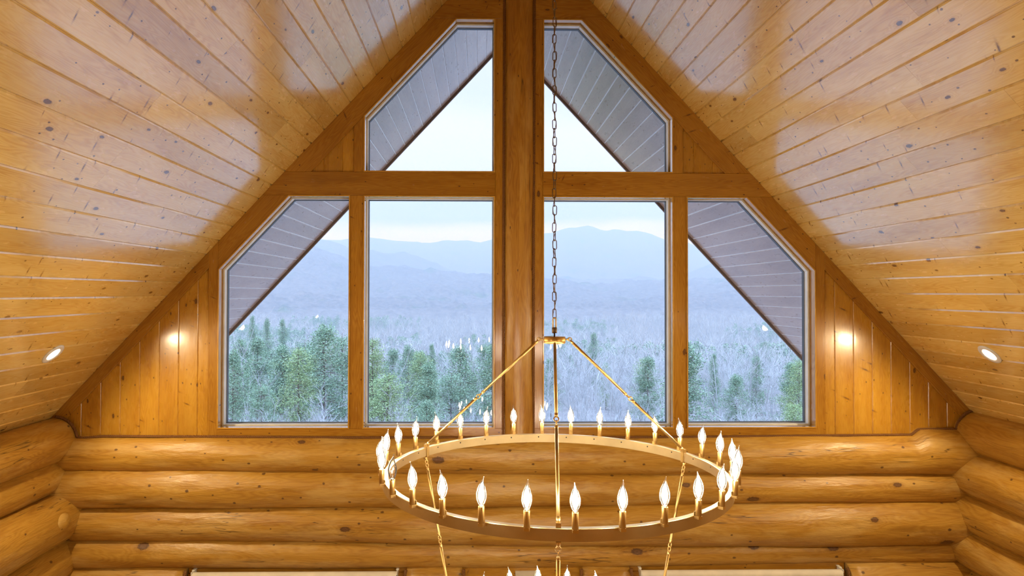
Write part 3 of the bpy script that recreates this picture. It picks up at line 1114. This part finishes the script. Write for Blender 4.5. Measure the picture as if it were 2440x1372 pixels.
RODS = [math.radians(d) for d in (24.5, 144.5, 264.5)]
rm_t, rm_l = (TOP_RO + TOP_RI) / 2, (LOW_RO + LOW_RI) / 2
for a in RODS:
    er = Vector((math.cos(a), math.sin(a), 0))
    et = Vector((-math.sin(a), math.cos(a), 0))
    p0 = er * 0.057 + Vector((0, 0, HZ + 0.001))
    p1 = er * 0.088 + Vector((0, 0, HZ + 0.001))
    p2 = er * rm_t + Vector((0, 0, 0.012))
    mid = p1 + (p2 - p1) * 0.50
    dr = (p2 - p1).normalized()
    mb = MB()
    mb.tube([p0, p1], 0.0042, 10)
    mb.tube([p1 + er * 0.004 + Vector((0, 0, 0.008)) * math.cos(t) + er * 0.012 * math.sin(t) for t in [i / 12 * 6.283 for i in range(12)]], 0.003, 7, close=True)
    mb.build('hook_arm', M['brass'], ch)
    mb = MB()
    mb.tube([p1 + dr * 0.012, p1 + dr * 0.03, p1 + dr * 0.04], [0.0045, 0.0075, 0.0065], 12)
    mb.tube([p1 + dr * 0.03, mid - dr * 0.042], 0.0076, 12)
    mb.build('rod', M['brass'], ch)
    mb = MB()
    coil(mb, mid, dr, et)
    mb.build('coupling', M['brass'], ch)
    mb = MB()
    mb.tube([mid + dr * 0.042, p2 - dr * 0.030], 0.0076, 12)
    mb.tube([p2 - dr * 0.034, p2 - dr * 0.02, p2 - dr * 0.008], [0.0085, 0.0085, 0.005], 12)
    mb.build('rod', M['brass'], ch)
    # strap gripping the ring
    mb = MB()
    fr = (Vector((0, 0, 0)), et, Vector((0, 0, 1)), er)
    mb.prism([(-0.010, TOP_Z0 - .006), (0.010, TOP_Z0 - .006), (0.010, TOP_Z1 + .020), (-0.010, TOP_Z1 + .020)], TOP_RI - 0.006, TOP_RI - 0.001, 0.001, 0, None, fr)
    mb.prism([(-0.010, TOP_Z0 - .006), (0.010, TOP_Z0 - .006), (0.010, TOP_Z0 - .001), (-0.010, TOP_Z0 - .001)], TOP_RI - 0.006, TOP_RO + 0.004, 0.001, 0, None, fr)
    mb.prism([(-0.010, TOP_Z1 + .003), (0.010, TOP_Z1 + .003), (0.010, TOP_Z1 + .020), (-0.010, TOP_Z1 + .020)], TOP_RI - 0.006, TOP_RI + 0.020, 0.001, 0, None, fr)
    mb.build('ring_strap', M['brass'], ch, recalc=True)
    # lower rod
    q0 = er * rm_t + Vector((0, 0, TOP_Z0 - 0.012))
    q1 = er * rm_l + Vector((0, 0, LOW_Z1 + 0.012))
    dl = (q1 - q0).normalized()
    j1 = q0 + dl * 0.035
    mb = MB()
    coil(mb, j1, dl, et, 0.9)
    mb.build('coupling', M['brass'], ch)
    j2 = q0 + (q1 - q0) * 0.52
    mb = MB()
    mb.tube([j1 + dl * 0.038, j2 - dl * 0.04], 0.0076, 12)
    mb.build('rod', M['brass'], ch)
    mb = MB()
    coil(mb, j2, dl, er, 0.95)
    mb.build('coupling', M['brass'], ch)
    mb = MB()
    mb.tube([j2 + dl * 0.04, q1], 0.0076, 12)
    mb.build('rod', M['brass'], ch)

# chain: one link built, the rest copied
zc0 = HZ + 0.017 + 0.044
mb = MB()


def link_path(h, w):
    pts = []
    for i in range(9):
        a = math.pi * i / 8
        pts.append((w * math.cos(a), 0, h + w * math.sin(a)))
    for i in range(9):
        a = math.pi + math.pi * i / 8
        pts.append((w * math.cos(a), 0, -h + w * math.sin(a)))
    return pts


# loop strap that joins chain and swivel
mb.tube([(x, 0, z + zc0 + 0.026) for x, _, z in link_path(0.020, 0.0075)], 0.0034, 8, close=True)
mb.build('hanger_loop', M['brass'], ch)
chain = empty('chain', (0, 0, 0), ch)
mb = MB()
mb.tube(link_path(0.0155, 0.0095), 0.0022, 8, close=True)
lnk = mb.build('link', M['bronze'], chain)
z = zc0 + 0.052 + 0.022
k = 0
while z < (ZR - 4.09) - 0.06:
    o = lnk if k == 0 else lnk.copy()
    if k:
        COL.objects.link(o)
        o.parent = chain
    o.location = (0.0015 * math.sin(k * 1.7), 0, z)
    o.rotation_euler = (R_.uniform(-.05, .05), R_.uniform(-.04, .04), (k % 2) * math.pi / 2 + R_.uniform(-.25, .25) + 0.15)
    z += 0.0445
    k += 1
mb = MB()
pts = []
for i in range(420):
    zz_ = zc0 + 0.05 + (ZR - 4.09 - zc0 - 0.08) * i / 419
    an = zz_ * math.pi / 0.0445 * 0.5 + 0.6 * math.sin(zz_ * 3)
    pts.append((0.0075 * math.cos(an), 0.0075 * math.sin(an), zz_))
mb.tube(pts, 0.0016, 6)
mb.build('electric_cord', M['wire'], ch)
mb = MB()
mb.lathe([(0.0, 0.0), (0.02, 0.0), (0.06, 0.03), (0.065, 0.12), (0.0, 0.12)], o=(0, 0, ZR - 4.09 - 0.10), n=28)
mb.build('canopy', M['brass'], ch)

# ---------------------------------------------------------------- the valley outside
PX = 1595.2


def prof(pts, off):
    """Skyline heights: (tangent of bearing, tangent of elevation) pairs taken from what the window shows."""
    xs = [(a - 1139) / PX for a, _ in pts]
    ys = [(697 - b + off) / PX for _, b in pts]
    return lambda tx: np.interp(tx, xs, ys)


far_p = prof([(-400, 640), (200, 610), (560, 588), (760, 572), (833, 571), (878, 561), (906, 565), (943, 577), (974, 574), (1020, 578), (1057, 574), (1106, 571), (1146, 577), (1173, 573),
              (1250, 563), (1296, 555), (1352, 541), (1407, 538), (1441, 544.5), (1475, 542), (1505, 549), (1554, 553), (1584, 566), (1640, 574), (1720, 600), (1900, 610), (2700, 640)], 0)
mid_p = prof([(-400, 600), (400, 570), (700, 578), (790, 583), (876, 592), (960, 606), (1020, 617), (1055, 632), (1088, 650), (1180, 668), (1300, 672), (1600, 655), (1750, 620), (2000, 600), (2700, 600)], 0)
low_p = prof([(-400, 600), (500, 575), (745, 592), (833, 620), (878, 627), (940, 640), (1030, 641), (1090, 648), (1173, 650), (1296, 662), (1400, 671), (1500, 677), (1590, 672), (1700, 668), (1900, 672), (2700, 660)], 0)
fore_p = prof([(-400, 690), (540, 690), (700, 700), (833, 712), (1000, 722), (1170, 722), (1300, 722), (1600, 705), (1900, 690), (2700, 680)], 0)

# rows: distance, then either a height above the floor or a skyline profile with a dip
ROWS = [(6, -4.0), (14, -4.8), (30, -7.5), (55, -11.0), (90, -15.5), (160, -24.0), (300, -33.0), (520, -36.0), (700, -28.0), (880, fore_p), (960, (fore_p, 10)), (1080, (fore_p, -6)),
        (1400, low_p), (1560, (low_p, 40)), (2050, mid_p), (2280, (mid_p, 60)), (3300, far_p), (3800, (far_p, 200))]
RD = np.array([q[0] for q in ROWS], float)


def ground(xw, yw):
    """Terrain height (world z) at world points; xw, yw are numpy arrays."""
    xw, yw = np.asarray(xw, float), np.asarray(yw, float)
    d = np.maximum(yw + 6.7, 1.0)
    tx = (xw - CAM.x) / d
    hs = []
    for dist, q in ROWS:
        if callable(q):
            hs.append(5.0 + q(tx) * dist)
        elif isinstance(q, tuple):
            hs.append(5.0 + q[0](tx) * ROWS[[i for i, r_ in enumerate(ROWS) if r_[1] is q[0]][0]][0] - q[1])
        else:
            hs.append(np.full_like(tx, q))
    hs = np.array(hs)
    i = np.clip(np.searchsorted(RD, d, side='right') - 1, 0, len(RD) - 2)
    w = np.clip((d - RD[i]) / (RD[i + 1] - RD[i]), 0, 1)
    idx = np.arange(hs.shape[1]) if hs.ndim == 2 else None
    z = hs[i, idx] * (1 - w) + hs[i + 1, idx] * w
    # spurs and hollows
    amp = np.interp(d, [40, 120, 700, 1200, 3300, 3800], [0.0, 1.5, 4.0, 14.0, 10.0, 4.0])
    z += amp * (np.sin(xw / 83 + 1.3 * np.sin(yw / 140)) * np.cos(yw / 97 + xw / 310) * 0.6 + 0.45 * np.sin(xw / 37 - yw / 61) * np.sin(yw / 49 + 1.0) + 0.25 * np.sin(xw / 19 + yw / 23))
    return z


def terrain():
    nd_, nt_ = 230, 260
    ds = np.concatenate([np.geomspace(7, 600, 90), np.geomspace(606, 3800, nd_ - 90)])
    ts = np.linspace(-1.15, 1.3, nt_)
    D_, T_ = np.meshgrid(ds, ts, indexing='ij')
    xs = CAM.x + T_ * D_
    ys = D_ - 6.7
    zs = ground(xs.ravel(), ys.ravel())
    rg = np.random.default_rng(3)
    zs += np.interp(D_.ravel(), [60, 400, 900, 3300], [0.0, 0.6, 2.2, 1.2]) * rg.standard_normal(zs.shape)
    v = np.stack([xs.ravel(), ys.ravel(), zs], 1)
    i, j = np.meshgrid(np.arange(nd_ - 1), np.arange(nt_ - 1), indexing='ij')
    a = (i * nt_ + j).ravel()
    fcs = np.stack([a, a + 1, a + nt_ + 1, a + nt_], 1)
    return np_mesh('hillside', v, fcs, M['land'])


def np_mesh(name, v, fcs, mats, smooth=True, rnd=None):
    me = bpy.data.meshes.new(name)
    nv, nf, k = len(v), len(fcs), fcs.shape[1]
    me.vertices.add(nv)
    me.vertices.foreach_set('co', np.ascontiguousarray(v, dtype=np.float32).ravel())
    me.loops.add(nf * k)
    me.loops.foreach_set('vertex_index', np.ascontiguousarray(fcs, dtype=np.int32).ravel())
    me.polygons.add(nf)
    me.polygons.foreach_set('loop_start', np.arange(nf, dtype=np.int32) * k)
    me.polygons.foreach_set('use_smooth', np.full(nf, smooth, dtype=bool))
    if rnd is not None:
        at = me.attributes.new('rnd', 'FLOAT', 'FACE')
        at.data.foreach_set('value', np.ascontiguousarray(rnd, dtype=np.float32))
    me.update(calc_edges=True)
    for m in (mats if isinstance(mats, (list, tuple)) else [mats]):
        me.materials.append(m)
    o = bpy.data.objects.new(name, me)
    COL.objects.link(o)
    return o


def land_mat():
    m, t, out = base_mat('winter_woods')
    p = nd(t, 'ShaderNodeBsdfPrincipled')
    tcn = nd(t, 'ShaderNodeTexCoord')

    def nz(s, det, off=0.0, zsc=1.0):
        mm = nd(t, 'ShaderNodeMapping')
        mm.inputs['Scale'].default_value = (s, s, s * zsc)
        mm.inputs['Location'].default_value = (off, off, 0)
        t.links.new(tcn.outputs['Object'], mm.inputs[0])
        n = nd(t, 'ShaderNodeTexNoise', i_Scale=1.0, i_Detail=det, i_Roughness=0.62)
        lk(t, mm, n)
        return n.outputs[0]
    crowns = nz(0.16, 5.0)
    stands = nz(0.012, 4.0, 5.0)
    c = ramp(t, crowns, [(0.30, (0.13, 0.125, 0.14)), (0.5, (0.19, 0.18, 0.19)), (0.72, (0.26, 0.245, 0.25))])
    g = ramp(t, crowns, [(0.32, (0.05, 0.09, 0.055)), (0.7, (0.13, 0.20, 0.10))])
    ys = nd(t, 'ShaderNodeSeparateXYZ')
    t.links.new(tcn.outputs['Object'], ys.inputs[0])
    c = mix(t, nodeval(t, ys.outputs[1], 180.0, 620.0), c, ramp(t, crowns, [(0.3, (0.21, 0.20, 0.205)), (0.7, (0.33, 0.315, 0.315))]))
    c = mix(t, ramp(t, stands, [(0.57, 0.0), (0.68, 0.6)]), c, g)
    t.links.new(c, p.inputs['Base Color'])
    p.inputs['Roughness'].default_value = 0.9
    p.inputs['Specular IOR Level'].default_value = 0.1
    b = nd(t, 'ShaderNodeBump', i_Strength=0.8, i_Distance=3.0)
    t.links.new(crowns, b.inputs['Height'])
    t.links.new(b.outputs[0], p.inputs['Normal'])
    lk(t, p, out)
    return m


def leaf_mat(name, c0, c1, trans=0.25):
    m, t, out = base_mat(name)
    at = nd(t, 'ShaderNodeAttribute', attribute_name='rnd')
    oi = nd(t, 'ShaderNodeObjectInfo')
    v = mth(t, 'FRACT', mth(t, 'ADD', at.outputs['Fac'], mth(t, 'MULTIPLY', oi.outputs['Random'], 0.35)))
    c = ramp(t, v, [(0.0, c0), (0.75, c1), (1.0, c0)])
    p = nd(t, 'ShaderNodeBsdfPrincipled')
    t.links.new(c, p.inputs['Base Color'])
    p.inputs['Roughness'].default_value = 0.7
    p.inputs['Specular IOR Level'].default_value = 0.2
    lk(t, p, out)
    return m


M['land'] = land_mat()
M['bark'] = leaf_mat('pale_bark', (0.42, 0.43, 0.44), (0.60, 0.61, 0.63))
M['trunk'] = leaf_mat('pine_trunk', (0.16, 0.12, 0.10), (0.24, 0.19, 0.16))
M['needle'] = leaf_mat('pine_needles', (0.20, 0.32, 0.22), (0.38, 0.52, 0.34))
M['needle2'] = leaf_mat('yellow_green_needles', (0.25, 0.36, 0.17), (0.44, 0.56, 0.28))

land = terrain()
tag(land, 'wooded winter valley floor and blue mountain ridges beyond the windows', 'hills', kind='structure')

rg = np.random.default_rng(11)


def stick(v, f_, a, b, ra, rb):
    """Three sided tapering twig."""
    a, b = np.array(a), np.array(b)
    d = b - a
    d = d / (np.linalg.norm(d) + 1e-9)
    s = np.cross(d, [0.3, 0.5, 0.81])
    s /= np.linalg.norm(s) + 1e-9
    q = np.cross(d, s)
    n = len(v)
    for c, rr in ((a, ra), (b, rb)):
        for k in range(3):
            an = 2.0944 * k
            v.append(c + (s * math.cos(an) + q * math.sin(an)) * rr)
    for k in range(3):
        k2 = (k + 1) % 3
        f_.append((n + k, n + k2, n + 3 + k2, n + 3 + k))


def bare_tree_data(seed, h=17.0, levels=3, fine=1.0):
    g = np.random.default_rng(seed)
    v, f_ = [], []
    lean = g.normal(0, 0.035, 2)

    def grow(p, d, L, r0, lev):
        n = 3 if lev == 0 else 2
        q = np.array(p)
        dd = np.array(d)
        for i in range(n):
            dd = dd + g.normal(0, 0.07 + 0.05 * lev, 3)
            dd /= np.linalg.norm(dd)
            q2 = q + dd * L / n
            stick(v, f_, q, q2, max(r0 * (1 - i / n * 0.55), 0.016 * fine), max(r0 * (1 - (i + 1) / n * 0.55), 0.013 * fine))
            if lev < levels:
                kids = (3 if lev == 0 else 3) if i or lev else 1
                for _ in range(kids):
                    az = g.uniform(0, 6.283)
                    out = np.array([math.cos(az), math.sin(az), 0.0])
                    up = g.uniform(0.5, 1.1)
                    nd2 = dd * up + out * g.uniform(0.45, 0.95) + np.array([0, 0, 0.25])
                    nd2 /= np.linalg.norm(nd2)
                    t = g.uniform(0.25, 1.0)
                    grow(q + (q2 - q) * t, nd2, L * g.uniform(0.36, 0.52), r0 * (0.36 if lev == 0 else 0.45), lev + 1)
            q = q2
    grow((0, 0, -1.0), (lean[0], lean[1], 1.0), h * 0.82, 0.17 * fine ** 0.5, 0)
    return np.array(v, np.float32), np.array(f_, np.int32)


def pine_data(seed, h=15.0, rad=3.6, clumps=80, per=26, leaf=0.34, shape='pine'):
    """Crown of needle sprays carried on tiers of limbs round a trunk."""
    g = np.random.default_rng(seed)
    tv, tf = [], []
    stick(tv, tf, (0, 0, -1.0), (0, 0, h * 0.55), 0.22, 0.14)
    stick(tv, tf, (0, 0, h * 0.55), (g.normal(0, .2), g.normal(0, .2), h * 0.97), 0.14, 0.04)
    lv, lf = [], []
    for c in range(clumps):
        t = g.uniform(0.0, 1.0) ** 0.85
        z = h * ((0.22 + 0.74 * t) if shape == 'pine' else (0.10 + 0.84 * t))
        if shape == 'pine':
            R = rad * (1 - t) ** 0.65 * (0.75 + 0.4 * math.sin(t * 19 + seed)) + 0.25
        else:
            R = rad * math.sqrt(max(0.03, 1 - (abs(2 * t - 0.8) / 1.2) ** 2.4)) * (0.85 + 0.22 * math.sin(t * 13 + seed))
        az = g.uniform(0, 6.283)
        rr = R * g.uniform(0.35, 1.0)
        cpos = np.array([math.cos(az) * rr, math.sin(az) * rr, z + g.normal(0, 0.2) - 0.10 * rr])
        stick(tv, tf, (0, 0, z - 0.25), cpos, 0.05, 0.015)
        sz = 0.65 + 0.6 * R / rad
        for k in range(per):
            q = cpos + g.normal(0, 1, 3) * np.array([0.62, 0.62, 0.30]) * sz
            d1 = g.normal(0, 1, 3)
            d1[2] *= 0.5
            d1 /= np.linalg.norm(d1)
            d2 = np.cross(d1, g.normal(0, 1, 3))
            d2 /= np.linalg.norm(d2) + 1e-9
            L, w = leaf * g.uniform(0.7, 1.4), leaf * 0.42
            n = len(lv)
            # a small three sided spray of needles
            lv += [q, q + d1 * L * 0.5 + d2 * w * 0.5, q + d1 * L, q + d1 * L * 0.5 - d2 * w * 0.5]
            lf.append((n, n + 1, n + 2, n + 3))
    return np.array(tv, np.float32), np.array(tf, np.int32), np.array(lv, np.float32), np.array(lf, np.int32)


# --- single trees on the near slope: crowns and trunks are parts, copies share their meshes
bares = []
for s in range(7):
    v, f_ = bare_tree_data(100 + s, h=15.5 + 1.2 * (s % 3))
    o = np_mesh('bare_tree', v, f_, M['bark'], False, rg.uniform(0, 1, len(f_)))
    bares.append(o)
pines = []
for s in range(5):
    tv, tf, lv, lf = pine_data(300 + s, h=14 + s, rad=3.5 + 0.3 * (s % 3), shape='pine' if s in (0, 2) else 'round', clumps=170, per=52, leaf=0.30)
    root = empty('evergreen_tree')
    a = np_mesh('trunk', tv, tf, M['trunk'], False, rg.uniform(0, 1, len(tf)))
    b = np_mesh('foliage', lv, lf, M['needle'] if s != 3 else M['needle2'], False, rg.uniform(0, 1, len(lf)))
    a.parent = b.parent = root
    pines.append(root)


def at_view(px, dist):
    return CAM.x + (px - 1139) / PX * dist, dist - 6.7


# the evergreens one can pick out through the panes: (bearing px, distance, crown kind, size, label)
chosen = [(775, 98, 1, 765, 74, 'tall rounded evergreen in the right half of the far left window'),
          (715, 84, 3, 818, 55, 'yellow green rounded evergreen left of the tall rounded one in the far left window'),
          (818, 104, 4, 785, 48, 'evergreen behind the mullion at the right edge of the far left window'),
          (560, 80, 1, 825, 46, 'green evergreen at the lower left edge of the far left window'),
          (628, 74, 4, 905, 42, 'low dark evergreen among pale brush in the far left window'),
          (605, 190, 0, 752, 20, 'distant dark pine nearest the eave in the far left window'),
          (640, 185, 2, 757, 24, 'distant dark pine between the eave and the tall rounded evergreen'),
          (676, 200, 0, 760, 22, 'distant dark pine just left of the tall rounded evergreen'),
          (888, 88, 3, 795, 50, 'bushy evergreen at the left edge of the window left of the post'),
          (925, 76, 3, 882, 64, 'yellow green evergreen low in the window left of the post'),
          (975, 112, 1, 815, 38, 'mid height evergreen behind the yellow green one left of the post'),
          (1030, 120, 0, 818, 20, 'slender pine in the middle of the window left of the post'),
          (1075, 90, 4, 882, 58, 'broad dark evergreen on the right in the window left of the post'),
          (1018, 70, 1, 948, 46, 'dark rounded evergreen lowest in the middle of the window left of the post'),
          (1703, 112, 0, 842, 22, 'small lone pine standing farthest left in the far right window'),
          (1757, 92, 1, 886, 40, 'round crowned evergreen low in the middle of the far right window'),
          (1805, 104, 2, 846, 36, 'open crowned pine above the round evergreen in the far right window'),
          (1908, 84, 3, 850, 40, 'bright green evergreen at the right edge of the far right window'),
          (1898, 66, 3, 955, 46, 'bright green evergreen lowest at the right edge of the far right window'),
          (1415, 190, 2, 790, 26, 'dark pine standing among bare trees in the window right of the post'),
          (1540, 130, 3, 848, 44, 'low yellow green evergreen at the right of the window right of the post')]
KH = [(14, 3.5), (15, 3.8), (16, 4.1), (17, 3.5), (18, 3.8)]
used = set()
placed = []


def put_tree(proto, key, x, y, s, rot):
    o = proto if key not in used else copy_tree(proto)
    used.add(key)
    o.location = (x, y, float(ground(np.array([x]), np.array([y]))[0]))
    o.scale = s if isinstance(s, tuple) else (s, s, s)
    o.rotation_euler = (0, 0, rot)
    return o


for px, dist, kind, top, hw, lab in chosen:
    x, y = at_view(px, dist)
    gz = float(ground(np.array([x]), np.array([y]))[0])
    sx = hw * dist / PX / KH[kind][1] * 0.95
    s = (sx, sx, (5 - (top - 697) / PX * dist - gz) / KH[kind][0])
    o = put_tree(pines[kind], ('p', kind), x, y, s, px * 0.37)
    tag(o, lab, 'tree')
    placed.append((x, y, 3.2))
n = 0
tries = 0
while n < 60 and tries < 6000:
    tries += 1
    dist = rg.uniform(80, 250)
    px = rg.uniform(520, 1960)
    left = px < 1180
    if rg.uniform() > (0.9 if left and dist < 160 else 0.28):
        continue
    x, y = at_view(px, dist)
    if any((x - a) ** 2 + (y - b) ** 2 < (c + 2.0) ** 2 for a, b, c in placed):
        continue
    kind = int(rg.integers(0, 5))
    o = put_tree(pines[kind], ('p', kind), x, y, rg.uniform(0.6, 1.0), rg.uniform(0, 6.28))
    tag(o, 'hazy green evergreen among bare trees on the slope outside', 'tree', 'evergreens on the slope')
    placed.append((x, y, 2.5))
    n += 1
n = 0
tries = 0
while n < 296 and tries < 20000:
    tries += 1
    dist = math.sqrt(rg.uniform(52 ** 2, 165 ** 2))
    px = rg.uniform(500, 1980)
    x, y = at_view(px, dist)
    if any((x - a) ** 2 + (y - b) ** 2 < c ** 2 * 0.6 for a, b, c in placed):
        continue
    if px < 1150 and 66 < dist < 120 and rg.uniform() < 0.7:
        continue
    kind = int(rg.integers(0, 7))
    near = dist < 88
    o = put_tree(bares[kind], ('b', kind), x, y, rg.uniform(0.26, 0.40) if near else rg.uniform(0.5, 0.85), rg.uniform(0, 6.28))
    tag(o, 'pale leafless tree on the slope outside the windows', 'tree', 'bare trees on the slope')
    placed.append((x, y, 1.7))
    n += 1


# --- the woods farther off, past counting
def forest(name, variants, count, d0, d1, mats, label, cat, keep=None, smin=0.7, smax=1.1):
    vs, fs = [], []
    off = 0
    k = 0
    while k < count:
        dist = math.sqrt(rg.uniform(d0 ** 2, d1 ** 2))
        px = rg.uniform(430, 2040)
        x, y = at_view(px, dist)
        if keep and not keep(x, y, px, dist):
            continue
        v, f_ = variants[int(rg.integers(0, len(variants)))]
        s = rg.uniform(smin, smax)
        a = rg.uniform(0, 6.283)
        c, sn = math.cos(a) * s, math.sin(a) * s
        z = float(ground(np.array([x]), np.array([y]))[0])
        q = np.empty_like(v)
        q[:, 0] = v[:, 0] * c - v[:, 1] * sn + x
        q[:, 1] = v[:, 0] * sn + v[:, 1] * c + y
        q[:, 2] = v[:, 2] * s + z
        vs.append(q)
        fs.append(f_ + off)
        off += len(v)
        k += 1
    v, f_ = np.concatenate(vs), np.concatenate(fs)
    o = np_mesh(name, v, f_, mats, False, rg.uniform(0, 1, len(f_)))
    return tag(o, label, cat, kind='stuff')


def stands(x, y, px, dist):
    return math.sin(x / 31 + 1.1 * math.sin(y / 53)) + math.sin(y / 41 + x / 77) + (0.5 if px < 1000 else -0.35) > 0.55


brush = [bare_tree_data(800 + s, h=4.2, levels=2, fine=0.9) for s in range(6)]
forest('pale_brush', brush, 1500, 36, 88, M['bark'], 'pale leafless brush covering the near slope outside', 'brush', smin=0.55, smax=1.25)
bv = [bare_tree_data(500 + s, h=16, levels=2, fine=3.2) for s in range(5)]
forest('bare_woods', bv, 3600, 165, 640, M['bark'], 'grey leafless woods spreading over the valley outside', 'woods')
pv = []
for s in range(4):
    tv, tf, lv, lf = pine_data(700 + s, h=16, rad=3.2, clumps=34, per=12, leaf=0.85, shape='pine' if s < 3 else 'round')
    pv.append((lv, lf))
forest('evergreen_woods', pv, 900, 170, 640, M['needle'], 'dark green stands of evergreens in the valley outside', 'woods', keep=stands)

# ---------------------------------------------------------------- haze filling the valley
HAZE = 1 / 1250.0
mv, t, out = base_mat('valley_haze')
vs_ = nd(t, 'ShaderNodeVolumeScatter', i_Density=HAZE, i_Anisotropy=0.0)
vs_.inputs['Color'].default_value = (0.49, 0.72, 1.0, 1)
t.links.new(vs_.outputs[0], out.inputs['Volume'])
mb = MB()
mb.box((-4200, 45, -120), (5200, 4300, 345))
o = mb.build('valley_haze', mv, recalc=True)
tag(o, 'blue haze lying over the valley and the mountains', 'haze', kind='stuff')

mv, t, out = base_mat('ground_mist')
vs_ = nd(t, 'ShaderNodeVolumeScatter', i_Density=1 / 900.0, i_Anisotropy=0.0)
vs_.inputs['Color'].default_value = (0.72, 0.84, 1.0, 1)
t.links.new(vs_.outputs[0], out.inputs['Volume'])
mb = MB()
mb.box((-900, 47, -90), (1000, 900, -13.0))
o = mb.build('ground_mist', mv, recalc=True)
tag(o, 'pale mist lying among the trees of the valley floor', 'mist', kind='stuff')
